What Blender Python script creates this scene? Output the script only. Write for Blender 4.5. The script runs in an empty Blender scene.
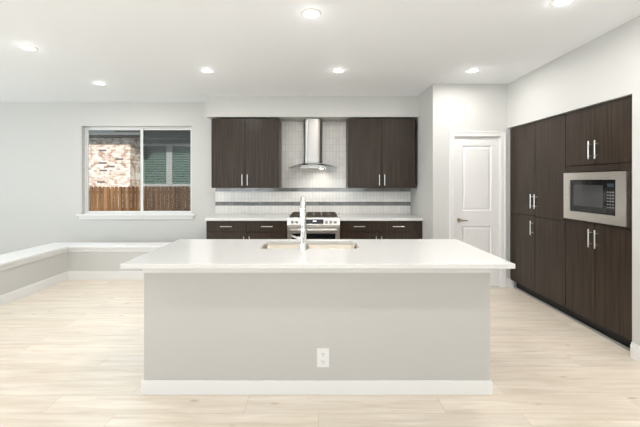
import bpy, bmesh, math, random
from mathutils import Vector, Matrix
random.seed(7)
C = bpy.context.scene.collection
PI = math.pi
H = 2.74            # ceiling height
CAMH = 1.433
YB = 5.8            # back wall
XR = 2.54           # right wall
XS = 1.54          # side wall of the kitchen recess
YD = 4.71           # wall with the pantry door
XL = -8.6
YF = -4.2

# ------------------------------------------------------------------ camera
cam_d = bpy.data.cameras.new('camera')
cam = bpy.data.objects.new('camera', cam_d); C.objects.link(cam)
cam.location = (0, 0, CAMH); cam.rotation_euler = (PI/2, 0, 0)
cam_d.sensor_width = 36; cam_d.lens = 350/640*36
cam_d.shift_x = 1.5/640; cam_d.shift_y = -32.5/640
cam_d.clip_start = 0.05; cam_d.clip_end = 200
bpy.context.scene.camera = cam
vs = bpy.context.scene.view_settings
vs.view_transform = 'Standard'; vs.look = 'None'; vs.gamma = 1; vs.use_curve_mapping = False
vs.exposure = -0.10
LAMP = 12.2          # power of each recessed light

# ------------------------------------------------------------------ world, sun, back window daylight, unseen fill lamps
w = bpy.data.worlds.new('world'); bpy.context.scene.world = w; w.use_nodes = True
wb = w.node_tree.nodes['Background']
wb.inputs[0].default_value = (0.80, 0.90, 1.0, 1); wb.inputs[1].default_value = 1.2

def area(name, loc, rot, sx, sy, power, col):
    l = bpy.data.lights.new(name, 'AREA'); l.shape = 'RECTANGLE'; l.size = sx; l.size_y = sy
    l.energy = power; l.color = col
    o = bpy.data.objects.new(name, l); C.objects.link(o); o.location = loc; o.rotation_euler = rot
    return o
sun = bpy.data.lights.new('sun', 'SUN'); sun.energy = 4.6; sun.angle = math.radians(2); sun.color = (1, .95, .88)
so = bpy.data.objects.new('sun', sun); C.objects.link(so); so.location = (0, 0, 12)
so.rotation_euler = Vector((-.3, 1, -.5)).to_track_quat('-Z', 'Y').to_euler()
area('fill_front_left', (-3.3, YF+.35, 1.2), (PI/2+1.05, 0, 0), 2.6, 1.9, 92, (.93, .965, 1))  # pair of unseen fill lamps added behind the camera, tilted up at the ceiling
area('fill_front_right', (0.6, YF+.35, 1.2), (PI/2+1.05, 0, 0), 2.6, 1.9, 92, (.93, .965, 1))
area('fill_left', (XL+.3, 1.7, 1.35), (0, -PI/2-.60, 0), 2.3, 3.2, 188, (.86, .93, .97))  # added lamp out of view, gives cool side light from the left
area('daylight_back_window', (-3.6, 8.0, 3.6),
     Vector((.35, -1, -.95)).to_track_quat('-Z', 'Y').to_euler(), 3.0, 1.6, 80, (.58, .82, 1))  # unseen area lamp outdoors, standing in for sky light through the back window

# ------------------------------------------------------------------ materials
def mat(name, col, rough=.5, metal=0, spec=.5, **kw):
    m = bpy.data.materials.new(name); m.use_nodes = True
    b = m.node_tree.nodes['Principled BSDF']
    b.inputs['Base Color'].default_value = (*col, 1); b.inputs['Roughness'].default_value = rough
    b.inputs['Metallic'].default_value = metal; b.inputs['Specular IOR Level'].default_value = spec
    for k, v in kw.items(): b.inputs[k.replace('_', ' ')].default_value = v
    return m
def N(m, t, **kw):
    n = m.node_tree.nodes.new(t)
    for k, v in kw.items():
        if k in n.inputs: n.inputs[k].default_value = v
        else: setattr(n, k, v)
    return n
def L(m, a, ao, b, bi): m.node_tree.links.new(a.outputs[ao], b.inputs[bi])
def coords(m, scale=(1, 1, 1), rot=(0, 0, 0), loc=(0, 0, 0)):
    t = N(m, 'ShaderNodeTexCoord'); p = N(m, 'ShaderNodeMapping')
    p.inputs['Scale'].default_value = scale; p.inputs['Rotation'].default_value = rot; p.inputs['Location'].default_value = loc
    L(m, t, 'Object', p, 'Vector'); return p
def ramp(m, c0, c1, p0=0., p1=1.):
    r = N(m, 'ShaderNodeValToRGB'); e = r.color_ramp.elements
    e[0].position = p0; e[0].color = (*c0, 1); e[1].position = p1; e[1].color = (*c1, 1); return r
def bump(m, src, out, strength, dist=.001):
    b = N(m, 'ShaderNodeBump'); b.inputs['Strength'].default_value = strength; b.inputs['Distance'].default_value = dist
    L(m, src, out, b, 'Height'); L(m, b, 'Normal', m.node_tree.nodes['Principled BSDF'], 'Normal')
def paint(name, col, rough=.6, strength=.15):
    m = mat(name, col, rough)
    c = coords(m); n = N(m, 'ShaderNodeTexNoise'); n.inputs['Scale'].default_value = 180; n.inputs['Detail'].default_value = 3
    L(m, c, 'Vector', n, 'Vector'); bump(m, n, 'Fac', strength, .0008)
    return m
def grain(name, c0, c1, scale, rough=.4, nscale=1., detail=5, strength=.1, spec=.5, metal=0):
    m = mat(name, c0, rough, spec=spec)
    c = coords(m, scale); n = N(m, 'ShaderNodeTexNoise'); n.inputs['Scale'].default_value = nscale; n.inputs['Detail'].default_value = detail
    n.inputs['Distortion'].default_value = .3
    L(m, c, 'Vector', n, 'Vector'); r = ramp(m, c0, c1, .3, .7)
    L(m, n, 'Fac', r, 'Fac'); L(m, r, 'Color', m.node_tree.nodes['Principled BSDF'], 'Base Color')
    bump(m, n, 'Fac', strength, .001)
    return m

M = {}
M['wall'] = paint('wall_paint', (.58, .58, .56), .55)
M['ceil'] = paint('ceiling_paint', (.895, .92, .945), .7)
M['trim'] = paint('trim_paint', (.79, .785, .775), .35, .03)
M['door'] = paint('door_paint', (.80, .79, .78), .35, .03)
M['island'] = paint('island_paint', (.52, .51, .49), .5)
M['cab'] = grain('espresso_wood', (.015, .0095, .006), (.050, .0335, .022), (48, 48, 1.6), .34, 1.0, 5, .08, .30)
M['cabh'] = M['cab']
M['carc'] = mat('carcass_dark', (.022, .016, .013), .5)
M['black'] = mat('matte_black', (.008, .008, .008), .6)
M['glassblack'] = mat('black_glass', (.010, .010, .011), .06)
M['iron'] = mat('cast_iron', (.075, .055, .04), .5)
M['chrome'] = mat('chrome', (.80, .80, .79), .12, 1)
M['nickel'] = mat('satin_nickel', (.80, .79, .77), .28, 1)
M['bronze'] = mat('antique_nickel', (.33, .27, .21), .32, 1)
M['rubber'] = mat('grey_plastic', (.35, .35, .34), .5)
M['whiteplastic'] = mat('white_plastic', (.76, .76, .75), .3)
M['slot'] = mat('outlet_slot', (.06, .06, .06), .6)
def brushed(name, col, scale, rough=.28):
    m = mat(name, col, rough, 1)
    c = coords(m, scale); n = N(m, 'ShaderNodeTexNoise'); n.inputs['Scale'].default_value = 1; n.inputs['Detail'].default_value = 4
    L(m, c, 'Vector', n, 'Vector'); r = ramp(m, (rough-.06,)*3, (rough+.1,)*3)
    L(m, n, 'Fac', r, 'Fac'); L(m, r, 'Color', m.node_tree.nodes['Principled BSDF'], 'Roughness')
    bump(m, n, 'Fac', .05, .0005); return m
M['steel'] = brushed('brushed_steel', (.78, .74, .69), (4, 4, 300))
M['steelv'] = brushed('brushed_steel_hood', (.42, .41, .39), (300, 300, 4), .30)
M['sink'] = brushed('sink_steel', (.60, .535, .45), (200, 4, 4), .28)
# quartz
m = mat('white_quartz', (.84, .83, .82), .16)
c = coords(m, (1, 1, 1)); n = N(m, 'ShaderNodeTexNoise'); n.inputs['Scale'].default_value = 60; n.inputs['Detail'].default_value = 6
L(m, c, 'Vector', n, 'Vector'); r = ramp(m, (.68, .675, .665), (.71, .705, .695), .35, .65); L(m, n, 'Fac', r, 'Fac')
L(m, r, 'Color', m.node_tree.nodes['Principled BSDF'], 'Base Color'); M['quartz'] = m
# floor planks
m = mat('oak_planks', (.6, .5, .4), .33)
bs = m.node_tree.nodes['Principled BSDF']
c = coords(m)
bk = N(m, 'ShaderNodeTexBrick'); bk.offset = .37; bk.offset_frequency = 3
for k, v in (('Scale', 1.0), ('Brick Width', 1.25), ('Row Height', .18), ('Mortar Size', .0012), ('Mortar Smooth', .1), ('Bias', 0.)): bk.inputs[k].default_value = v
bk.inputs['Color1'].default_value = (.0, .0, .0, 1); bk.inputs['Color2'].default_value = (1, 1, 1, 1); bk.inputs['Mortar'].default_value = (.5, .5, .5, 1)
L(m, c, 'Vector', bk, 'Vector')
c2 = coords(m, (1.2, 14, 1)); ng = N(m, 'ShaderNodeTexNoise'); ng.inputs['Scale'].default_value = 1.6; ng.inputs['Detail'].default_value = 8; ng.inputs['Roughness'].default_value = .6; ng.inputs['Distortion'].default_value = .5
sh = N(m, 'ShaderNodeVectorMath', operation='MULTIPLY_ADD'); sh.inputs[1].default_value = (7, 7, 7)
L(m, bk, 'Color', sh, 0); L(m, c2, 'Vector', sh, 2)
L(m, sh, 'Vector', ng, 'Vector')
r1 = ramp(m, (.66, .57, .46), (.845, .775, .68), .3, .70); L(m, ng, 'Fac', r1, 'Fac')
r2 = ramp(m, (.95, .95, .95), (1.03, 1.02, 1.01)); L(m, bk, 'Color', r2, 'Fac')
mx = N(m, 'ShaderNodeMix', data_type='RGBA', blend_type='MULTIPLY'); mx.inputs[0].default_value = 1
L(m, r1, 'Color', mx, 6); L(m, r2, 'Color', mx, 7)
c3 = coords(m, (2.2, 5, 1)); kn = N(m, 'ShaderNodeTexVoronoi'); kn.inputs['Scale'].default_value = 1.1
L(m, c3, 'Vector', kn, 'Vector'); rk = ramp(m, (.72, .66, .6), (1, 1, 1), .02, .10); L(m, kn, 'Distance', rk, 'Fac')
mk = N(m, 'ShaderNodeMix', data_type='RGBA', blend_type='MULTIPLY'); mk.inputs[0].default_value = 1
L(m, mx, 2, mk, 6); L(m, rk, 'Color', mk, 7)
mo = N(m, 'ShaderNodeMix', data_type='RGBA'); L(m, bk, 'Fac', mo, 0); L(m, mk, 2, mo, 6); mo.inputs[7].default_value = (.50, .42, .34, 1)
L(m, mo, 2, bs, 'Base Color'); bump(m, ng, 'Fac', .08, .001); M['floor'] = m
# tile
m = mat('white_tile', (.8, .8, .78), .12); bs = m.node_tree.nodes['Principled BSDF']
c = coords(m, (1, 1, 1), (PI/2, 0, 0), (0, 0, 0))
bk = N(m, 'ShaderNodeTexBrick'); bk.offset = 0
for k, v in (('Scale', 1.0), ('Brick Width', .056), ('Row Height', .112), ('Mortar Size', .0022), ('Mortar Smooth', .3), ('Bias', 0.)): bk.inputs[k].default_value = v
bk.inputs['Color1'].default_value = (.80, .775, .735, 1); bk.inputs['Color2'].default_value = (.87, .85, .815, 1); bk.inputs['Mortar'].default_value = (.60, .59, .565, 1)
L(m, c, 'Vector', bk, 'Vector'); L(m, bk, 'Color', bs, 'Base Color')
nn = N(m, 'ShaderNodeTexNoise'); nn.inputs['Scale'].default_value = 18; L(m, c, 'Vector', nn, 'Vector')
ad = N(m, 'ShaderNodeMath', operation='MULTIPLY_ADD'); ad.inputs[1].default_value = -1.2
L(m, bk, 'Fac', ad, 0); L(m, nn, 'Fac', ad, 2); bump(m, ad, 'Value', .5, .003); M['tile'] = m
m = mat('grey_glass_tile', (.3, .31, .3), .1); bs = m.node_tree.nodes['Principled BSDF']
c = coords(m, (1, 1, 1), (PI/2, 0, 0))
bk = N(m, 'ShaderNodeTexBrick'); bk.offset = .5
for k, v in (('Scale', 1.0), ('Brick Width', .1), ('Row Height', .032), ('Mortar Size', .0015), ('Bias', 0.)): bk.inputs[k].default_value = v
bk.inputs['Color1'].default_value = (.15, .15, .145, 1); bk.inputs['Color2'].default_value = (.25, .25, .24, 1); bk.inputs['Mortar'].default_value = (.22, .22, .21, 1)
L(m, c, 'Vector', bk, 'Vector'); L(m, bk, 'Color', bs, 'Base Color'); M['accent'] = m
# neighbour brick
def brickmat(name, c1, c2, mort, bw=.2, rh=.075, ms=.009):
    m = mat(name, c1, .85); bs = m.node_tree.nodes['Principled BSDF']
    c = coords(m, (1, 1, 1), (PI/2, 0, 0))
    bk = N(m, 'ShaderNodeTexBrick')
    for k, v in (('Scale', 1.0), ('Brick Width', bw), ('Row Height', rh), ('Mortar Size', ms), ('Bias', -.15)): bk.inputs[k].default_value = v
    bk.inputs['Color1'].default_value = (*c1, 1); bk.inputs['Color2'].default_value = (*c2, 1); bk.inputs['Mortar'].default_value = (*mort, 1)
    L(m, c, 'Vector', bk, 'Vector')
    n = N(m, 'ShaderNodeTexNoise'); n.inputs['Scale'].default_value = 5; n.inputs['Detail'].default_value = 5; L(m, c, 'Vector', n, 'Vector')
    r = ramp(m, (.62, .50, .42), (1.05, 1.05, 1.05), .38, .52); L(m, n, 'Fac', r, 'Fac')
    x = N(m, 'ShaderNodeMix', data_type='RGBA', blend_type='MULTIPLY'); x.inputs[0].default_value = 1
    L(m, bk, 'Color', x, 6); L(m, r, 'Color', x, 7); L(m, x, 2, bs, 'Base Color'); return m
M['brick'] = brickmat('painted_brick', (.86, .76, .70), (.50, .30, .21), (.74, .66, .60))
M['darkbrick'] = mat('dark_brick', (.16, .15, .15), .85)
M['fascia'] = mat('grey_fascia', (.13, .135, .135), .6)
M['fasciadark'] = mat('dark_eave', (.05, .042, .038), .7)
M['blind'] = mat('green_tinted_blinds', (.30, .42, .37), .4)
M['blinddark'] = mat('window_gap', (.05, .08, .07), .2)
M['cedar'] = grain('cedar_fence', (.13, .065, .030), (.36, .19, .09), (9, 9, .8), .8, 1.0, 4, .2, .2)
M['grass'] = grain('lawn', (.04, .08, .02), (.10, .16, .05), (6, 6, 6), .9)
M['shingle'] = grain('shingles', (.06, .06, .06), (.13, .125, .12), (12, 12, 12), .9)
def glass(name, tint=(1, 1, 1), refl=.06):
    m = bpy.data.materials.new(name); m.use_nodes = True; nt = m.node_tree; nt.nodes.clear()
    o = nt.nodes.new('ShaderNodeOutputMaterial'); t = nt.nodes.new('ShaderNodeBsdfTransparent'); g = nt.nodes.new('ShaderNodeBsdfGlossy')
    f = nt.nodes.new('ShaderNodeFresnel'); f.inputs['IOR'].default_value = 1.3; mx = nt.nodes.new('ShaderNodeMixShader')
    t.inputs[0].default_value = (*tint, 1); g.inputs['Roughness'].default_value = .03
    nt.links.new(f.outputs[0], mx.inputs[0]); nt.links.new(t.outputs[0], mx.inputs[1]); nt.links.new(g.outputs[0], mx.inputs[2]); nt.links.new(mx.outputs[0], o.inputs[0])
    return m
M['glass'] = glass('window_glass', (.95, .97, .965))
M['hoodglass'] = glass('hood_glass', (.80, .86, .84))
m = bpy.data.materials.new('insect_screen'); m.use_nodes = True; nt = m.node_tree; nt.nodes.clear()
o_ = nt.nodes.new('ShaderNodeOutputMaterial'); t_ = nt.nodes.new('ShaderNodeBsdfTransparent'); d_ = nt.nodes.new('ShaderNodeBsdfDiffuse'); x_ = nt.nodes.new('ShaderNodeMixShader')
d_.inputs[0].default_value = (.10, .10, .10, 1); x_.inputs[0].default_value = .38
nt.links.new(t_.outputs[0], x_.inputs[1]); nt.links.new(d_.outputs[0], x_.inputs[2]); nt.links.new(x_.outputs[0], o_.inputs[0]); M['screen'] = m
def emis(name, col, s):
    m = mat(name, (.9, .9, .9), .4); b = m.node_tree.nodes['Principled BSDF']
    b.inputs['Emission Color'].default_value = (*col, 1); b.inputs['Emission Strength'].default_value = s; return m
M['lens'] = emis('led_lens', (1, .97, .92), 9)
M['hoodlamp'] = emis('hood_lamp_lit', (1, .93, .82), 12)
M['lampoff'] = mat('lamp_lens_off', (.6, .6, .58), .2)
M['digits'] = emis('clock_digits', (.8, .9, 1), 2.0)

m = M['cedar']; bs = m.node_tree.nodes['Principled BSDF']; src = bs.inputs['Base Color'].links[0].from_socket
c = coords(m, (1, 1, 1), (PI/2, 0, 0)); bk = N(m, 'ShaderNodeTexBrick'); bk.offset = 0
for k, v in (('Scale', 1.0), ('Brick Width', .143), ('Row Height', 9.), ('Mortar Size', .0001), ('Bias', 0.)): bk.inputs[k].default_value = v
bk.inputs['Color1'].default_value = (.45, .43, .40, 1); bk.inputs['Color2'].default_value = (1.15, 1.1, 1.05, 1)
L(m, c, 'Vector', bk, 'Vector')
x = N(m, 'ShaderNodeMix', data_type='RGBA', blend_type='MULTIPLY'); x.inputs[0].default_value = 1
m.node_tree.links.new(src, x.inputs[6]); L(m, bk, 'Color', x, 7); L(m, x, 2, bs, 'Base Color')

# ------------------------------------------------------------------ mesh helpers
class MB:
    def __init__(s): s.b = bmesh.new()
    def box(s, x0, x1, y0, y1, z0, z1):
        v = [s.b.verts.new((x, y, z)) for z in (z0, z1) for y in (y0, y1) for x in (x0, x1)]
        for f in ((0, 2, 3, 1), (4, 5, 7, 6), (0, 1, 5, 4), (2, 6, 7, 3), (0, 4, 6, 2), (1, 3, 7, 5)): s.b.faces.new([v[i] for i in f])
        return s
    def tube(s, pts, rad, n=14, caps=True):
        pts = [Vector(p) for p in pts]
        if not hasattr(rad, '__len__'): rad = [rad]*len(pts)
        rings = []; up = None
        for i, p in enumerate(pts):
            t = (pts[min(i+1, len(pts)-1)]-pts[max(i-1, 0)]).normalized()
            if up is None:
                up = Vector((0, 0, 1)) if abs(t.z) < .9 else Vector((1, 0, 0))
            a = (up-t*up.dot(t)).normalized(); up = a; b = t.cross(a)
            rings.append([s.b.verts.new(p+(a*math.cos(q)+b*math.sin(q))*rad[i]) for q in [2*PI*k/n for k in range(n)]])
        for r0, r1 in zip(rings, rings[1:]):
            for k in range(n): s.b.faces.new((r0[k], r0[(k+1) % n], r1[(k+1) % n], r1[k]))
        if caps: s.b.faces.new(rings[0][::-1]); s.b.faces.new(rings[-1])
        return s
    def lathe(s, c, prof, n=28):       # profile of (radius, z) about a vertical axis at c
        rings = []
        for (r, z) in prof:
            rings.append([s.b.verts.new((c[0]+r*math.cos(2*PI*k/n), c[1]+r*math.sin(2*PI*k/n), c[2]+z)) for k in range(n)])
        for r0, r1 in zip(rings, rings[1:]):
            for k in range(n): s.b.faces.new((r0[k], r0[(k+1) % n], r1[(k+1) % n], r1[k]))
        s.b.faces.new(rings[0][::-1]); s.b.faces.new(rings[-1])
        return s
    def prism(s, poly, axis, a0, a1):  # poly of 2-D points, extruded along axis
        def P(u, v, a): return {'x': (a, u, v), 'y': (u, a, v), 'z': (u, v, a)}[axis]
        r0 = [s.b.verts.new(P(u, v, a0)) for u, v in poly]; r1 = [s.b.verts.new(P(u, v, a1)) for u, v in poly]
        n = len(poly)
        for k in range(n): s.b.faces.new((r0[k], r0[(k+1) % n], r1[(k+1) % n], r1[k]))
        s.b.faces.new(r0[::-1]); s.b.faces.new(r1); return s
    def build(s, name, m, parent=None, bevel=0, smooth=False, seg=2):
        bmesh.ops.recalc_face_normals(s.b, faces=s.b.faces)
        me = bpy.data.meshes.new(name); s.b.to_mesh(me); s.b.free()
        me.materials.append(M[m] if isinstance(m, str) else m)
        o = bpy.data.objects.new(name, me); C.objects.link(o)
        if parent is not None:
            o.parent = parent
            loc = Vector(); q = parent
            while q: loc += q.location; q = q.parent
            me.transform(Matrix.Translation(-loc))
        if bevel:
            bv = o.modifiers.new('bevel', 'BEVEL'); bv.width = bevel; bv.segments = seg; bv.limit_method = 'ANGLE'; bv.angle_limit = .6
        if smooth:
            for p in me.polygons: p.use_smooth = True
            try: me.set_sharp_from_angle(angle=.7)
            except Exception: pass
        return o
def box(*a): return MB().box(*a)
def tag(o, label, cat, group=None):
    o['label'] = label; o['category'] = cat
    if group: o['group'] = group
    return o
def thing(name, label, cat, loc, group=None):
    o = bpy.data.objects.new(name, None); C.objects.link(o); o.location = loc; o.empty_display_size = .1
    return tag(o, label, cat, group)
def struct(o): o['kind'] = 'structure'; return o
def rrect(x0, x1, y0, y1, r, k=6):
    pts = []
    for cx, cy, a0 in ((x1-r, y1-r, 0), (x0+r, y1-r, 90), (x0+r, y0+r, 180), (x1-r, y0+r, 270)):
        for i in range(k+1):
            a = math.radians(a0+90*i/k); pts.append((cx+r*math.cos(a), cy+r*math.sin(a)))
    return pts

# ------------------------------------------------------------------ room shell
T = .14
struct(box(XL-.1, 3.4, YF-.1, YB+T, -.12, 0).build('floor', 'floor'))
struct(box(XL-.1, 3.4, YF-.1, YB+T, H, H+.15).build('ceiling', 'ceil'))
WX0, WX1, WZ0, WZ1 = -3.925, -2.105, .885, 2.345       # window opening in the back wall
b = MB(); b.box(XL, WX0, YB, YB+T, 0, H); b.box(WX1, XS+.12, YB, YB+T, 0, H)
b.box(WX0, WX1, YB, YB+T, 0, WZ0); b.box(WX0, WX1, YB, YB+T, WZ1, H)
struct(b.build('wall_back', 'wall'))
LY0, LY1, LZ0, LZ1 = 0.05, 3.35, .15, 2.45                # added glazed opening in the unseen left wall
b = MB(); b.box(XL-T, XL, YF-.1, LY0, 0, H); b.box(XL-T, XL, LY1, YB+T, 0, H); b.box(XL-T, XL, LY0, LY1, 0, LZ0); b.box(XL-T, XL, LY0, LY1, LZ1, H)
struct(b.build('wall_left', 'wall'))
b = MB(); xs = [XL, -4.6, -2.0, -.7, 1.9, XR+.1]
for i in (0, 2, 4): b.box(xs[i], xs[i+1], YF-T, YF, 0, H)
for i in (1, 3): b.box(xs[i], xs[i+1], YF-T, YF, 0, .35); b.box(xs[i], xs[i+1], YF-T, YF, 2.55, H)
struct(b.build('wall_front', 'wall'))
CY0, CY1, CZ1 = 2.835, YD, 2.142                        # cabinet recess in the right wall
b = MB(); b.box(XR, XR+.12, YF-.1, CY0, 0, H); b.box(XR, XR+.12, CY0, YD, CZ1, H)
b.box(XR+.12, 3.25, CY0-.1, CY0-.002, 0, CZ1+.1)
struct(b.build('wall_right', 'wall'))
DX0, DX1, DZ1 = 1.822, 2.452, 2.036
b = MB(); b.box(XS, DX0, YD, YD+.12, 0, H); b.box(DX1, 3.25, YD, YD+.12, 0, H); b.box(DX0, DX1, YD, YD+.12, DZ1, H)
struct(b.build('wall_pantry', 'wall'))
struct(box(XS, XS+.12, YD+.12, YB, 0, H).build('wall_side', 'wall'))
struct(box(-1.73, XS, 5.385, YB, 2.42, H).build('wall_soffit', 'wall'))
# low L-shaped wall with a painted cap
b = MB(); b.box(-4.03, -3.655, .3, 5.34, 0, .44); b.box(-3.655, -1.72, 5.105, 5.34, 0, .44)
struct(b.build('wall_low', 'wall'))
def Lpoly(o0, o1): return [(-4.03-o0, .3), (-3.655+o1, .3), (-3.655+o1, 5.105-o1), (-1.72, 5.105-o1), (-1.72, 5.34+o0), (-4.03-o0, 5.34+o0)]
b = MB(); b.prism(Lpoly(.03, .032), 'z', .458, .492); b.prism(Lpoly(.014, .016), 'z', .44, .458)
b.prism(Lpoly(.004, .010), 'z', .40, .44)
struct(b.build('trim_1', 'trim', bevel=.005))

BH = .13
def baseboard(name, segs, h=BH):
    b = MB()
    for (x0, x1, y0, y1, inset) in segs:
        b.box(x0, x1, y0, y1, 0, h*.84)
        ix = {'x': (x0, x1, y0, y1)}
        cx0, cx1, cy0, cy1 = x0, x1, y0, y1
        if inset == '+x': cx1 -= .006
        if inset == '-x': cx0 += .006
        if inset == '-y': cy0 += .006
        if inset == '+y': cy1 -= .006
        b.box(cx0, cx1, cy0, cy1, h*.84, h)
    return struct(b.build(name, 'trim', bevel=.002))
baseboard('baseboard_right', [(XR-.016, XR, YF, CY0, '-x')])
baseboard('baseboard_back', [(XL, -4.05, YB-.016, YB, '-y'), (-4.05, -1.70, YB-.016, YB, '-y')])
baseboard('baseboard_low', [(-3.655, -3.639, .3, 5.105, '+x'), (-3.639, -1.72, 5.089, 5.105, '-y')], .12)
baseboard('baseboard_pantry', [(XS, 1.755, YD-.016, YD, '-y'), (2.522, 2.625, YD-.016, YD, '-y')])
baseboard('baseboard_left', [(XL, XL+.016, YF, YB, '+x')])
baseboard('baseboard_side', [(XS-.016, XS, YD, 5.15, '-x')])

# ------------------------------------------------------------------ window in the back wall
def frame(b, x0, x1, z0, z1, y0, y1, t, tb=None):
    tb = tb or t
    b.box(x0, x0+t, y0, y1, z0, z1); b.box(x1-t, x1, y0, y1, z0, z1)
    b.box(x0+t, x1-t, y0, y1, z0, z0+tb); b.box(x0+t, x1-t, y0, y1, z1-t, z1); return b
win = bpy.data.objects.new('window_1', None); C.objects.link(win); win.location = (-3.015, YB, WZ0); struct(win)
frame(MB(), WX0, WX1, WZ0, WZ1, YB+.075, YB+.135, .022).build('window_frame', 'whiteplastic', win, .003)
mx_ = -2.98
s = frame(MB(), WX0+.023, mx_+.03, WZ0+.023, WZ1-.023, YB+.082, YB+.102, .03, .02).build('window_sash', 'whiteplastic', win, .003)
box(WX0+.053, mx_, YB+.090, YB+.094, WZ0+.043, WZ1-.053).build('pane', 'glass', s)
s = frame(MB(), mx_-.03, WX1-.023, WZ0+.023, WZ1-.023, YB+.104, YB+.122, .03, .02).build('window_sash', 'whiteplastic', win, .003)
box(mx_, WX1-.053, YB+.111, YB+.115, WZ0+.043, WZ1-.053).build('pane', 'glass', s)
box(mx_+.03, WX1-.023, YB+.128, YB+.130, WZ0+.023, WZ1-.023).build('insect_screen', 'screen', win)
b = MB(); b.box(WX0-.06, WX1+.06, YB-.045, YB+.0, WZ0-.028, WZ0-.0); b.box(WX0+.001, WX1-.001, YB, YB+.075, WZ0-.0, WZ0+.004)
b.box(WX0-.035, WX1+.035, YB-.018, YB, WZ0-.085, WZ0-.028)
b.build('window_sill', 'trim', win, .004)
# invented windows behind and beside the camera, supplying daylight and reflections
for i, (x0, x1) in enumerate(((-4.6, -2.0), (-.7, 1.9))):
    wn = bpy.data.objects.new('window_%d' % (i+2), None); C.objects.link(wn); wn.location = ((x0+x1)/2, YF, .35); struct(wn)
    b = frame(MB(), x0, x1, .35, 2.55, YF-.1, YF-.05, .05); b.box((x0+x1)/2-.03, (x0+x1)/2+.03, YF-.1, YF-.05, .40, 2.50)
    b.build('window_frame', 'whiteplastic', wn)
    box(x0+.05, x1-.05, YF-.08, YF-.075, .40, 2.50).build('pane', 'glass', wn)
wn = bpy.data.objects.new('window_4', None); C.objects.link(wn); wn.location = (XL, 1.7, LZ0); struct(wn)
b = MB()
for y in (LY0, 1.12, 2.2, LY1-.06): b.box(XL-.1, XL-.05, y, y+.06, LZ0, LZ1)
b.box(XL-.1, XL-.05, LY0, LY1, LZ0, LZ0+.06); b.box(XL-.1, XL-.05, LY0, LY1, LZ1-.06, LZ1)
b.build('window_frame', 'whiteplastic', wn)
box(XL-.08, XL-.075, LY0+.06, LY1-.06, LZ0+.06, LZ1-.06).build('pane', 'glass', wn)

# ------------------------------------------------------------------ pantry door
dr = bpy.data.objects.new('door_1', None); C.objects.link(dr); dr.location = ((DX0+DX1)/2, YD, 0); struct(dr)
def ringpanel(b, x0, x1, z0, z1, yf):   # sunk moulding and raised field
    pass
sx0, sx1, sz0, sz1 = DX0+.012, DX1-.012, .012, DZ1-.012
yf = YD+.018
p1 = (sx0+.105, sx1-.105, 1.03, sz1-.115); p2 = (sx0+.105, sx1-.105, .22, .825)
b = MB()
b.box(sx0, p1[0], yf, yf+.035, sz0, sz1); b.box(p1[1], sx1, yf, yf+.035, sz0, sz1)
b.box(p1[0], p1[1], yf, yf+.035, sz0, p2[2]); b.box(p1[0], p1[1], yf, yf+.035, p2[3], p1[2]); b.box(p1[0], p1[1], yf, yf+.035, p1[3], sz1)
bm = b.b
for (x0, x1, z0, z1) in (p1, p2):
    loops = []
    for ins, dy in ((0, 0), (.010, .010), (.022, .010), (.040, .003)):
        loops.append([bm.verts.new((x, yf+dy, z)) for x, z in ((x0+ins, z0+ins), (x1-ins, z0+ins), (x1-ins, z1-ins), (x0+ins, z1-ins))])
    for a, c_ in zip(loops, loops[1:]):
        for k in range(4): bm.faces.new((a[k], a[(k+1) % 4], c_[(k+1) % 4], c_[k]))
    bm.faces.new(loops[-1])
b.build('door_leaf', 'door', dr)
b = MB()
for x0, x1 in ((DX0-.065, DX0+.004), (DX1-.004, DX1+.065)):
    b.box(x0, x1, YD-.014, YD, 0, DZ1+.065)
    o_in = x0 if x0 < DX0 else x1-.022
    b.box(o_in, o_in+.022, YD-.022, YD-.014, 0, DZ1+.065)
b.box(DX0+.004, DX1-.004, YD-.014, YD, DZ1-.004, DZ1+.065); b.box(DX0-.043, DX1+.043, YD-.022, YD-.014, DZ1+.043, DZ1+.065)
b.build('door_casing', 'trim', dr, .003)
b = MB(); b.box(DX0, DX0+.009, YD, YD+.12, 0, DZ1); b.box(DX1-.009, DX1, YD, YD+.12, 0, DZ1); b.box(DX0+.009, DX1-.009, YD, YD+.12, DZ1-.009, DZ1)
b.build('door_jamb', 'trim', dr)
hx, hz = sx0+.062, .905
h = MB(); h.tube([(hx, yf, hz), (hx, yf-.009, hz)], [.027, .025], 20); h.tube([(hx, yf-.009, hz), (hx, yf-.045, hz)], .010)
h.tube([(hx-.004, yf-.045, hz), (hx+.03, yf-.047, hz+.002), (hx+.075, yf-.047, hz), (hx+.105, yf-.044, hz-.004)], [.011, .010, .008, .007])
h.build('door_handle', 'bronze', dr, smooth=True)
for z in (.30, 1.08, 1.82):
    MB().tube([(sx1+.004, yf-.004, z-.045), (sx1+.004, yf-.004, z+.045)], .0065, 10).build('hinge', 'nickel', dr, smooth=True)

# ------------------------------------------------------------------ cabinets
def bar_handle(parent, p, axis, length, out, r=.0065, stand=.032):
    """p: centre on the door face; axis: direction of the bar; out: direction away from the door"""
    p = Vector(p); a = Vector(axis); o = Vector(out); b = MB()
    b.tube([p+o*stand-a*length/2, p+o*stand+a*length/2], r, 12)
    for s_ in (-1, 1):
        q = p+a*s_*length*.32
        b.tube([q, q+o*stand], r*.75, 10)
    return b.build('handle', 'nickel', parent, smooth=True)

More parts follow.
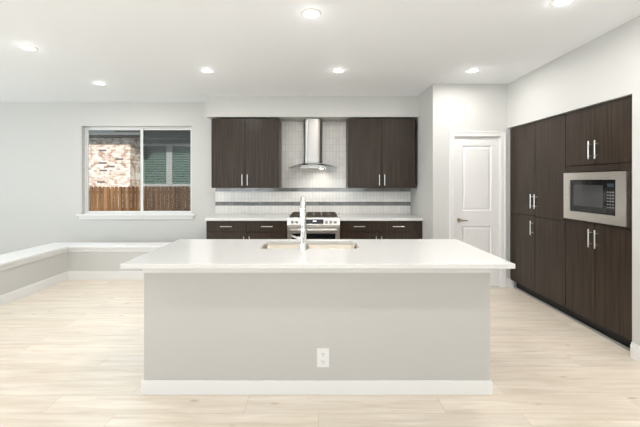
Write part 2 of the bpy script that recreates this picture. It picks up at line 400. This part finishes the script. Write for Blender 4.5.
def upper(x0, x1, label):
    z0, z1, yf = 1.325, 2.398, 5.395
    t = thing('upper_cabinet', label, 'cabinet', ((x0+x1)/2, yf, z0), 'dark wall cabinets beside the hood')
    b = MB(); b.box(x0, x1, yf+.02, YB-.012, z0, z1)
    b.build('cabinet_body', 'cab', t, .001)
    xm = (x0+x1)/2; g = .003
    for s_, (a, c_) in ((1, (x0+g, xm-g)), (-1, (xm+g, x1-g))):
        d = box(a, c_, yf, yf+.019, z0+.002, z1-.012).build('door', 'cab', t, .0015)
        hxx = xm-s_*.040
        bar_handle(d, (hxx, yf, z0+.125), (0, 0, 1), .17, (0, -1, 0))
    return t
upper(-1.654, -.610, 'dark espresso two-door wall cabinet left of the range hood')
upper(.453, 1.498, 'dark espresso two-door wall cabinet right of the range hood')

def base(x0, x1, label, filler=None):
    yf = 5.175
    t = thing('base_cabinet', label, 'cabinet', ((x0+x1)/2, yf, 0), 'dark base cabinets along the back wall')
    b = MB(); b.box(x0, x1, yf+.02, YB-.018, .105, .847); b.box(x0+.01, x1, yf+.08, YB-.018, 0, .105)
    b.build('cabinet_body', 'carc', t)
    if filler: box(filler+.002, x1, yf+.002, yf+.0195,   .108, .843).build('filler_strip', 'cab', t)
    e = filler or x1; xm = (x0+e)/2; g = .003
    for s_, (a, c_) in ((1, (x0+g, xm-g)), (-1, (xm+g, e-g))):
        d = box(a, c_, yf, yf+.0195, .682, .838).build('drawer', 'cab', t, .0015)
        bar_handle(d, ((a+c_)/2, yf, .763), (1, 0, 0), .17, (0, -1, 0))
        d = box(a, c_, yf, yf+.0195, .112, .677).build('door', 'cab', t, .0015)
        bar_handle(d, (xm-s_*.040, yf, .535), (0, 0, 1), .17, (0, -1, 0))
    return t
RX0, RX1 = -.455, .312
base(-1.660, RX0-.004, 'dark espresso base cabinet with two drawers left of the range')
base(RX1+.004, XS-.003, 'dark espresso base cabinet with two drawers right of the range', 1.465)

tag(box(-1.672, RX0-.004, 5.145, YB-.012, .8475, .889).build('countertop', 'quartz', bevel=.003), 'white quartz counter on the back wall left of the range', 'countertop', 'white counters along the back wall')
tag(box(RX1+.004, XS-.002, 5.145, YB-.012, .8475, .889).build('countertop', 'quartz', bevel=.003), 'white quartz counter on the back wall right of the range', 'countertop', 'white counters along the back wall')

# backsplash
t = thing('tile_backsplash', 'white vertical tile backsplash with two grey glass accent bands', 'backsplash', (-.1, YB-.01, .914))
bx0, bx1 = -1.705, 1.522
b1 = (1.258, 1.322); b2 = (1.026, 1.090)
b = MB(); b.box(bx0, bx1, YB-.010, YB-.0003, .892, b2[0]); b.box(bx0, bx1, YB-.010, YB-.0003, b2[1], b1[0])
b.box(bx0, bx1, YB-.010, YB-.0003, b1[1], 2.418); b.build('white_tile', 'tile', t)
for z0, z1 in (b1, b2): box(bx0, bx1, YB-.0115, YB-.0003, z0, z1).build('accent_band', 'accent', t)

# ------------------------------------------------------------------ tall cabinets in the right wall
XF = 2.575
def tall(y0, y1, rows, label, name, ym, toe=True):
    t = thing(name, label, 'cabinet', (XF, (y0+y1)/2, 0))
    b = MB()
    b.box(XF+.021, 3.15, y0, y0+.018, .105, 2.138); b.box(XF+.021, 3.15, y1-.018, y1, .105, 2.138)
    b.box(XF+.021, 3.15, y0+.018, y1-.018, .105, .125); b.box(XF+.003, 3.15, y0+.018, y1-.018, 2.118, 2.138)
    b.box(3.13, 3.15, y0+.018, y1-.018, .125, 2.118)
    b.box(XF+.021, 3.13, y0+.018, y1-.018, 1.008, 1.03)
    b.build('cabinet_body', 'carc', t)
    b = MB(); b.box(XF+.075, XF+.09, y0, y1, 0, .105); b.build('toe_kick', 'black', t)
    box(XF+.045, XF+.058, y0, y1, 0, .018).build('floor_strip', 'rubber', t)
    g = .0032
    for (z0, z1, hz) in rows:
        for s_, (a, c_) in ((1, (y0+g, ym-g)), (-1, (ym+g, y1-g))):
            d = box(XF, XF+.0195, a, c_, z0+g, z1-g).build('door', 'cab', t, .0015)
            if hz and not (z0 < .2 and s_ == 1 and y1 > 4): bar_handle(d, (XF, ym-s_*.038, hz), (0, 0, 1), .17, (-1, 0, 0))
    return t
YM = 3.65
t1 = tall(YM+.001, 4.688, [(1.012, 2.128, 1.19), (.112, 1.012, .87)], 'tall espresso pantry cabinet with four doors nearest the white door', 'pantry_cabinet', 4.165)
box(XF+.004, XF+.0195, 4.689, 4.708, .112, 2.13).build('filler_strip', 'cab', t1)
t2 = tall(CY0+.024, YM-.001, [(1.585, 2.128, 1.725), (.112, 1.032, .895)], 'espresso cabinet column housing the built-in microwave', 'microwave_cabinet', 3.262)
box(XF, XF+.019, CY0+.003, CY0+.022, .112, 2.138).build('side_stile', 'cab', t2)
# surround of the microwave niche
b = MB(); y0, y1 = CY0+.026, YM-.003
b.box(XF, XF+.019, y0, y1, 1.525, 1.583); b.box(XF, XF+.019, y0, y1, 1.034, 1.052)
b.box(XF, XF+.019, y0, 2.905, 1.052, 1.525); b.box(XF, XF+.019, 3.632, y1, 1.052, 1.525)
b.build('niche_surround', 'cab', t2)

# microwave
my0, my1, mz0, mz1 = 2.892, 3.632, 1.052, 1.515
mt = thing('microwave', 'built-in stainless steel microwave with black glass door in the cabinet column', 'microwave', (XF-.03, (my0+my1)/2, mz0))
xo = XF-.032
wy0, wy1, wz0, wz1 = 2.998, 3.545, 1.132, 1.445
b = MB(); b.box(xo, XF-.001, my0, wy0, mz0, mz1); b.box(xo, XF-.001, wy1, my1, mz0, mz1)
b.box(xo, XF-.001, wy0, wy1, mz0, wz0); b.box(xo, XF-.001, wy0, wy1, wz1, mz1)
b.build('trim_kit', 'steel', mt)
box(XF+.0, XF+.40, wy0-.03, wy1+.03, wz0-.03, wz1+.03).build('oven_cavity', 'black', mt)
yc = 3.085
d = box(xo+.006, xo+.028, yc+.002, wy1-.001, wz0+.001, wz1-.001).build('door', 'glassblack', mt, .002)
b = MB(); yy0, yy1, zz0, zz1 = yc+.05, wy1-.05, wz0+.06, wz1-.05
M['mwwin'] = mat('microwave_window', (.05, .05, .052), .1)
b.box(xo+.0045, xo+.006, yy0, yy1, zz0, zz1); b.build('door_window', 'mwwin', d)
cp = box(xo+.006, xo+.028, wy0+.001, yc-.002, wz0+.001, wz1-.001).build('control_panel', 'glassblack', mt, .002)
b = MB()
for r_ in range(6):
    for c_ in range(3):
        zz = wz1-.115-r_*.027; yy = wy0+.022+c_*.028
        b.box(xo+.0045, xo+.006, yy, yy+.016, zz, zz+.010)
M['btn'] = mat('printed_keys', (.20, .20, .20), .5)
b.build('keypad', 'btn', cp)
b = MB(); b.box(xo+.0045, xo+.006, wy0+.022, wy0+.092, wz1-.065, wz1-.035); M['disp'] = mat('display_window', (.03, .05, .06), .1); b.build('display', 'disp', cp)
b = MB(); b.tube([(xo-.001, my0+.37, 1.480), (xo, my0+.37, 1.480)], .001)
b.b.free()

# ------------------------------------------------------------------ island
IX0, IX1, IY0, IY1 = -1.174, 1.154, 2.355, 3.108
it = thing('kitchen_island', 'wide kitchen island with pale grey painted front and white base trim', 'island', (0, 2.7, 0))
b = MB(); b.box(IX0, IX1, IY0, IY0+.10, 0, .8825); b.box(IX0, IX0+.02, IY0+.10, IY1, 0, .8825); b.box(IX1-.02, IX1, IY0+.10, IY1, 0, .8825)
b.build('island_panel', 'island', it)
b = MB(); b.box(IX0+.02, IX1-.02, IY1-.09, IY1-.075, 0, .105); b.box(IX0+.02, IX1-.02, IY1-.04, IY1-.022, .105, .8825)
b.build('cabinet_back', 'carc', it)
n_ = 5; wd = (IX1-IX0-.04)/n_
for k in range(n_):
    a = IX0+.02+k*wd
    d = box(a+.002, a+wd-.002, IY1-.0215, IY1-.002, .112, .872).build('door', 'cab', it, .0015)
    bar_handle(d, (a+wd-.05, IY1-.002, .74), (0, 0, 1), .17, (0, 1, 0))
b = MB(); b.box(IX0-.006, IX1+.006, IY0-.012, IY0, .818, .8825); b.box(IX0-.006, IX0, IY0, IY1-.03, .818, .8825); b.box(IX1, IX1+.006, IY0, IY1-.03, .818, .8825)
b.build('apron_trim', 'trim', it, .002)
b = MB(); bh = .095
b.box(IX0-.014, IX1+.014, IY0-.014, IY0, 0, bh); b.box(IX0-.014, IX0, IY0, IY1-.03, 0, bh); b.box(IX1, IX1+.014, IY0, IY1-.03, 0, bh)
b.build('base_trim', 'trim', it, .004)

# worktop with the sink cut-out
CX0, CX1, CY_0, CY_1 = -1.24, 1.232, 2.188, 3.125
hole = rrect(-.455, .318, 2.685, 3.043, .045, 6)
bm = bmesh.new(); k = 7
ocs = [(CX1, CY_1), (CX0, CY_1), (CX0, CY_0), (CX1, CY_0)]
def layer(z): return [bm.verts.new((x, y, z)) for x, y in ocs], [bm.verts.new((x, y, z)) for x, y in hole]
(ot, ht), (ob, hb) = layer(.914), layer(.884)
for (oc, hc, flip) in ((ot, ht, 0), (ob, hb, 1)):
    for c_ in range(4):
        arc = hc[c_*k:(c_+1)*k]
        for i in range(k-1):
            f = (oc[c_], arc[i+1], arc[i]); bm.faces.new(f)
        nxt = hc[((c_+1)*k) % len(hc)]
        bm.faces.new((oc[c_], oc[(c_+1) % 4], nxt, arc[-1]))
for i in range(4): bm.faces.new((ot[i], ot[(i+1) % 4], ob[(i+1) % 4], ob[i]))
n = len(hole)
for i in range(n): bm.faces.new((ht[i], ht[(i+1) % n], hb[(i+1) % n], hb[i]))
mb = MB(); mb.b.free(); mb.b = bm
tag(mb.build('island_countertop', 'quartz', bevel=.003), 'long white quartz worktop overhanging the island, cut out for the sink', 'countertop')

# sink: two bowls under the cut-out
st = thing('kitchen_sink', 'stainless steel double bowl sink set in the island worktop', 'sink', (-.07, 2.87, .884))
def bowl(x0, x1, y0, y1, depth, name):
    bm = bmesh.new(); zt = .8825
    spec = [(-.014, zt, .06), (0, zt, .05), (.003, zt-.008, .05), (.016, zt-.055, .05), (.026, zt-depth+.04, .05), (.045, zt-depth+.01, .05), (.08, zt-depth, .05)]
    loops = [[bm.verts.new((x, y, z)) for x, y in rrect(x0+i, x1-i, y0+i, y1-i, r, 6)] for i, z, r in spec]
    n = len(loops[0])
    for a, c_ in zip(loops, loops[1:]):
        for q in range(n): bm.faces.new((a[q], a[(q+1) % n], c_[(q+1) % n], c_[q]))
    bm.faces.new(loops[-1])
    m_ = MB(); m_.b.free(); m_.b = bm
    o = m_.build(name, 'sink', st, smooth=True)
    md = o.modifiers.new('solid', 'SOLIDIFY'); md.thickness = .0015; md.offset = -1 
    MB().lathe(((x0+x1)/2, (y0+y1)/2, zt-depth), [(.045, .001), (.045, .004), (.03, .003), (.025, .0015)]).build('drain', 'chrome', o, smooth=True)
bowl(-.462, -.135, 2.68, 3.050, .16, 'sink_bowl')
bowl(-.105, .325, 2.68, 3.050, .16, 'sink_bowl')
# faucet
fx, fy = -.113, 2.645
ft = thing('kitchen_faucet', 'tall chrome gooseneck faucet standing on the island behind the sink', 'faucet', (fx, fy, .914))
MB().lathe((fx, fy, .914), [(.030, 0), (.030, .006), (.026, .012), (.0235, .05), (.0235, .14), (.0225, .16)]).build('base', 'chrome', ft, smooth=True)
dxy = Vector((-.10, 1, 0)).normalized(); R_ = .085
pts = [Vector((fx, fy, 1.05)), Vector((fx, fy, 1.15)), Vector((fx, fy, 1.205))]
for i in range(1, 13):
    a = PI*i/12*1.0
    pts.append(Vector((fx, fy, 1.21))+dxy*(R_-R_*math.cos(a))+Vector((0, 0, R_*math.sin(a))))
rad = [.0215, .020, .0185]+[.0175]*12
MB().tube(pts, rad, 16).build('gooseneck', 'chrome', ft, smooth=True)
e = pts[-1]
MB().tube([e+Vector((0, 0, .003)), e-Vector((0, 0, .02)), e-Vector((0, 0, .09)), e-Vector((0, 0, .10))], [.018, .020, .022, .019], 16).build('spray_head', 'chrome', ft, smooth=True)
b = MB(); b.tube([(fx-.018, fy, 1.0), (fx-.045, fy, 1.0)], .015); b.tube([(fx-.04, fy, 1.0), (fx-.06, fy+.01, 1.006), (fx-.088, fy+.02, 1.016)], [.011, .009, .007])
b.build('lever', 'chrome', ft, smooth=True)

# outlet on the island front
ox, oz, oy = .031, .246, IY0
ot_ = thing('power_outlet', 'white duplex power outlet on the island front', 'outlet', (ox, oy, oz))
box(ox-.041, ox+.041, oy-.006, oy, oz-.064, oz+.064).build('cover_plate', 'whiteplastic', ot_, .003)
for dz in (-.026, .026):
    rc = MB(); rc.prism(rrect(ox-.017, ox+.017, oz+dz-.019, oz+dz+.019, .008, 4), 'y', oy-.0085, oy-.006); rc = rc.build('receptacle', 'whiteplastic', ot_)
    b = MB(); b.box(ox-.0085, ox-.0055, oy-.009, oy-.0085, oz+dz-.002, oz+dz+.009); b.box(ox+.0055, ox+.0085, oy-.009, oy-.0085, oz+dz-.002, oz+dz+.008)
    b.tube([(ox, oy-.0085, oz+dz-.010), (ox, oy-.009, oz+dz-.010)], .003); b.build('slot', 'slot', rc)

# ------------------------------------------------------------------ range
ry = 5.075
rt = thing('gas_range', 'stainless steel gas range with black grates between the base cabinets', 'stove', ((RX0+RX1)/2, ry, 0))
ra, rb = RX0+.001, RX1-.001
b = MB(); b.box(ra, rb, ry+.04, YB-.02, .09, .885); b.build('body', 'steel', rt)
box(ra+.03, rb-.03, ry+.09, YB-.02, 0, .09).build('plinth', 'black', rt)
b = MB(); b.prism([(ry+.055, .905), (ry+.02, .898), (ry, .792), (ry+.04, .785), (ry+.04, .88), (YB-.02, .885), (YB-.02, .905)], 'x', ra, rb)
ct = b.build('control_panel', 'steel', rt, .002)
# display and knobs lie on the sloped fascia
def face(z): return ry+.02*(z-.792)/.106
b = MB(); yb_ = face(.845)
b.prism([(face(.810)-.003, .810), (face(.875)-.003, .875), (face(.875)+.004, .875), (face(.810)+.004, .810)], 'x', -.185, .072)
dp = b.build('display', 'glassblack', ct)
b = MB()
for x in (-.080, -.062, -.044): b.box(x, x+.011, face(.85)-.0045, face(.85)-.0028, .838, .858)
b.build('clock_digits', 'digits', dp)
for x in (-.385, -.318, .112, .176, .240):
    z = .842; y = face(z)
    b = MB(); b.tube([(x, y, z), (x, y-.008, z-.001), (x, y-.010, z-.001), (x, y-.034, z-.004), (x, y-.036, z-.004)], [.027, .026, .021, .0195, .017], 20)
    kb = b.build('knob', 'nickel', rt, smooth=True)
    box(x-.0025, x+.0025, y-.0375, y-.035, z-.002, z+.014).build('pointer', 'black', kb)
# cooktop, burners, grates
box(ra+.025, rb-.025, ry+.075, YB-.045, .905, .909).build('cooktop', 'glassblack', rt)
for x, y in ((-.30, ry+.19), (-.30, ry+.48), (.158, ry+.19), (.158, ry+.48), (-.071, ry+.33)):
    bn = MB().lathe((x, y, .909), [(.05, 0), (.05, .008), (.036, .010), (.036, .018), (.01, .020)], 20).build('burner', 'iron', rt, smooth=True)
gw = (rb-ra-.06)/3
for k in range(3):
    x0 = ra+.03+k*gw+.004; x1 = x0+gw-.008; y0, y1 = ry+.08, YB-.055; zt = .927; b = MB()
    for x in (x0, x1-.012): b.box(x, x+.012, y0, y1, zt-.014, zt)
    for y in (y0, (y0+y1)/2-.006, y1-.012): b.box(x0+.012, x1-.012, y, y+.012, zt-.014, zt)
    xm = (x0+x1)/2
    for yy in (y0+.012, (y0+y1)/2+.006): b.box(xm-.006, xm+.006, yy, yy+(y1-y0)/2-.024, zt-.014, zt)
    for yq in (.25, .75):
        yy = y0+(y1-y0)*yq; b.box(x0+.012, xm-.006, yy-.006, yy+.006, zt-.013, zt+.001); b.box(xm+.006, x1-.012, yy-.006, yy+.006, zt-.013, zt+.001)
    for x in (x0, x1-.012):
        for y in (y0, y1-.012, (y0+y1)/2-.006): b.box(x, x+.012, y, y+.012, .909, zt-.014)
    b.build('grate', 'iron', rt, .002)
# oven door, drawer
dz0, dz1 = .262, .772
b = MB(); frame(b, ra+.004, rb-.004, dz0, dz1, ry, ry+.038, .055); 
b.b.free(); b = MB()
wx0, wx1, wz0_, wz1_ = ra+.065, rb-.065, .36, .672
b.box(ra+.003, wx0, ry+.002, ry+.038, dz0, dz1); b.box(wx1, rb-.003, ry+.002, ry+.038, dz0, dz1)
b.box(wx0, wx1, ry+.002, ry+.038, dz0, wz0_); b.box(wx0, wx1, ry+.002, ry+.038, wz1_, dz1)
od = b.build('oven_door', 'steel', rt)
box(wx0, wx1, ry+.006, ry+.03, wz0_, wz1_).build('door_window', 'glassblack', od)
b = MB(); b.tube([(ra+.045, ry-.048, .728), (rb-.045, ry-.048, .728)], .0125, 16)
for x in (ra+.075, rb-.075): b.tube([(x, ry+.002, .728), (x, ry-.048, .728)], .009, 12)
b.build('door_handle', 'nickel', od, smooth=True)
box(ra+.003, rb-.003, ry+.002, ry+.038, .098, .254).build('drawer', 'steel', rt, .003)

# ------------------------------------------------------------------ hood
hx_ = -.088
ht_ = thing('range_hood', 'stainless steel chimney range hood with curved glass canopy over the range', 'hood', (hx_, 5.6, 1.62))
b = MB(); b.prism(rrect(hx_-.150, hx_+.150, 5.49, 5.785, .09, 10), 'z', 1.69, 2.418); b.build('chimney', 'steelv', ht_, smooth=True)
b = MB(); b.prism(rrect(hx_-.158, hx_+.158, 5.494, 5.786, .032, 5), 'z', 1.70, 2.12); b.b.free()
b = MB(); b.box(hx_-.20, hx_+.20, 5.42, 5.785, 1.628, 1.650); b.prism([(hx_-.20, 1.650), (hx_+.20, 1.650), (hx_+.165, 1.683), (hx_-.165, 1.683)], 'y', 5.44, 5.785)
b.build('hood_body', 'steelv', ht_, .003)
# curved canopy: arc across its width
nn_ = 24; hw = .375; bm = bmesh.new(); rows = []
for i in range(nn_+1):
    u = -1+2*i/nn_; z = 1.702-.068*u*u
    cut = .07*(abs(u)**3)
    rows.append([bm.verts.new((hx_+u*hw, y, z+dz)) for y, dz in ((5.305+cut, 0), (5.785, 0), (5.785, .007), (5.305+cut, .007))])
for a, c_ in zip(rows, rows[1:]):
    for q in range(4): bm.faces.new((a[q], a[(q+1) % 4], c_[(q+1) % 4], c_[q]))
bm.faces.new(rows[0][::-1]); bm.faces.new(rows[-1])
m_ = MB(); m_.b.free(); m_.b = bm; cg = m_.build('canopy', 'hoodglass', ht_, smooth=True)
b = MB(); er = []
for i in range(nn_+1):
    u = -1+2*i/nn_; er.append((hx_+u*hw, 5.303+.07*(abs(u)**3), 1.7055-.068*u*u))
b.tube(er, .0045, 8).build('canopy_edge', 'steelv', cg, smooth=True)
b = MB()
for k in range(4): b.tube([(hx_-.045+k*.03, 5.42, 1.639), (hx_-.045+k*.03, 5.416, 1.639)], .006, 12)
b.build('buttons', 'nickel', ht_)
for s_, mm in ((-1, 'lampoff'), (1, 'hoodlamp')):
    MB().lathe((hx_+s_*.13, 5.50, 1.624), [(.02, 0), (.03, .001), (.03, .0038)], 20).build('hood_lamp', mm, ht_)
l = bpy.data.lights.new('hood_lamp_light', 'SPOT'); l.energy = 3; l.spot_size = math.radians(120); l.spot_blend = .8; l.shadow_soft_size = .025; l.color = (1, .92, .8)
lo = bpy.data.objects.new('hood_lamp_light', l); C.objects.link(lo); lo.location = (hx_+.13, 5.56, 1.612); lo.rotation_euler = Vector((0, .55, -1)).to_track_quat('-Z', 'Y').to_euler()

# ------------------------------------------------------------------ recessed ceiling lights
spots = [(-.058, 2.73, 'recessed ceiling light nearest the camera, straight above the island'),
         (1.775, 2.54, 'recessed ceiling light cut by the top edge near the right wall'),
         (-2.84, 3.42, 'recessed ceiling light farthest left, toward the window side'),
         (-2.92, 4.67, 'recessed ceiling light just in front of the window wall'),
         (-1.313, 4.13, 'recessed ceiling light in front of the left wall cabinet'),
         (.236, 4.13, 'recessed ceiling light in front of the range hood'),
         (1.82, 4.13, 'recessed ceiling light in front of the white pantry door')]
for (x, y) in ((-2.84, 1.22), (-.06, 1.22), (1.78, 1.22), (-4.4, -2.2), (-1.9, -2.2), (.6, -2.2)):  # nearer row inferred from shade on the island; rear row added as unseen fill
    spots.append((x, y, None))
for (x, y, lab) in spots:
    if lab is None: lab = 'unseen recessed ceiling light, placed outside the view'
    t = thing('recessed_light', lab, 'ceiling light', (x, y, H), 'recessed lights in the ceiling')
    MB().lathe((x, y, H), [(.080, 0), (.080, -.003), (.072, -.007), (.060, -.007), (.060, -.0035), (.03, -.0035)], 32).build('trim_ring', 'trim', t, smooth=True)
    MB().lathe((x, y, H), [(.058, -.0036), (.056, -.0065), (.02, -.0075)], 32).build('lens', 'lens', t, smooth=True)
    l = bpy.data.lights.new('recessed_lamp', 'AREA'); l.shape = 'DISK'; l.size = .14; l.energy = LAMP; l.color = (1, .97, .93)
    lo = bpy.data.objects.new('recessed_lamp', l); C.objects.link(lo); lo.location = (x, y, H-.012)
    l = bpy.data.lights.new('recessed_glow', 'POINT'); l.energy = LAMP*.035; l.shadow_soft_size = .03; l.color = (1, .97, .93)
    lo = bpy.data.objects.new('recessed_glow', l); C.objects.link(lo); lo.location = (x, y, H-.05)

# ------------------------------------------------------------------ outside
struct(box(-30, 20, YB+T+.01, 40, -.75, -.6).build('ground', 'grass'))
fy_ = 12.0
fn = thing('wooden_fence', 'brown cedar picket fence with dog-eared tops outside the window', 'fence', (-6.5, fy_, -.6))
b = MB(); x = -13.0
while x < -2.5:
    wv = .124; z1 = 1.245+random.uniform(-.008, .008); yo = random.uniform(-.004, .004)
    b.prism([(x, -.6), (x+wv, -.6), (x+wv, z1-.035), (x+wv-.03, z1), (x+.03, z1), (x, z1-.035)], 'y', fy_+yo, fy_+.018+yo); x += .143
b.build('pickets', 'cedar', fn)
for z in (-.3, .4, 1.0): box(-13, -2.5, fy_+.024, fy_+.06, z, z+.09).build('rail', 'cedar', fn)
for x in (-12, -9.6, -7.2, -4.8, -2.7): box(x, x+.09, fy_+.062, fy_+.15, -.6, 1.15).build('post', 'cedar', fn)
hs = thing('neighbour_house', 'pale painted brick house with grey eaves and white framed windows behind the fence', 'house', (-8, 15, -.6))
b = MB(); b.box(-16, -7.53, 14, 15.0, -.6, 3.25); b.box(-16, -8.2, 15.0, 20, -.6, 3.25); b.build('brick_wall', 'brick', hs)
b = MB(); b.box(-7.53, 0, 15.1, 20, -.6, 1.20); b.box(-9, 0, 15.1, 20, 3.045, 3.25); b.box(-4.88, 0, 15.1, 20, 1.20, 3.045)
b.box(-9, -4.88, 15.5, 20, 1.20, 3.045); b.build('brick_wall', 'brick', hs)
for (x, z) in ((-8.65, 2.62), (-8.65, 2.12), (-7.98, 2.27), (-8.32, 1.98), (-8.62, 1.82), (-8.72, 1.36)):
    box(x-.14, x+.17, 13.99, 14.0, z, z+.07).build('dark_brick', 'darkbrick', hs)
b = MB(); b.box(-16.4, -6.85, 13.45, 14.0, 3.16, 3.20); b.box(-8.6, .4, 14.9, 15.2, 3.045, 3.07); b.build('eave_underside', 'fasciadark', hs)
b = MB(); b.box(-16.4, -6.85, 13.40, 13.45, 3.20, 3.33); b.box(-16.4, -6.85, 13.33, 13.40, 3.335, 3.5); b.box(-8.6, .4, 14.85, 14.9, 3.02, 3.225); b.box(-8.6, .4, 14.78, 14.85, 3.23, 3.80)
b.build('fascia', 'fascia', hs)
b = MB(); b.prism([(13.33, 3.505), (20, 6.5), (20, 6.4), (13.5, 3.5)], 'x', -16.4, .4); b.build('roof', 'shingle', hs)
for (x0, x1) in ((-7.92, -6.405), (-6.400, -4.885)):
    wf = frame(MB(), x0, x1, 1.2, 3.04, 15.0, 15.09, .115).build('window_frame', 'trim', hs, .004)
    b = MB(); z = 1.33
    while z < 2.90:
        b.prism([(15.060, z), (15.064, z), (15.074, z+.070), (15.070, z+.070)], 'x', x0+.118, x1-.118); z += .105
    b.build('blind', 'blind', wf)
    box(x0+.115, x1-.115, 15.084, 15.089, 1.31, 2.93).build('window_back', 'blinddark', wf)
    box(x0+.115, x1-.115, 15.03, 15.034, 1.31, 2.93).build('pane', 'glass', wf)
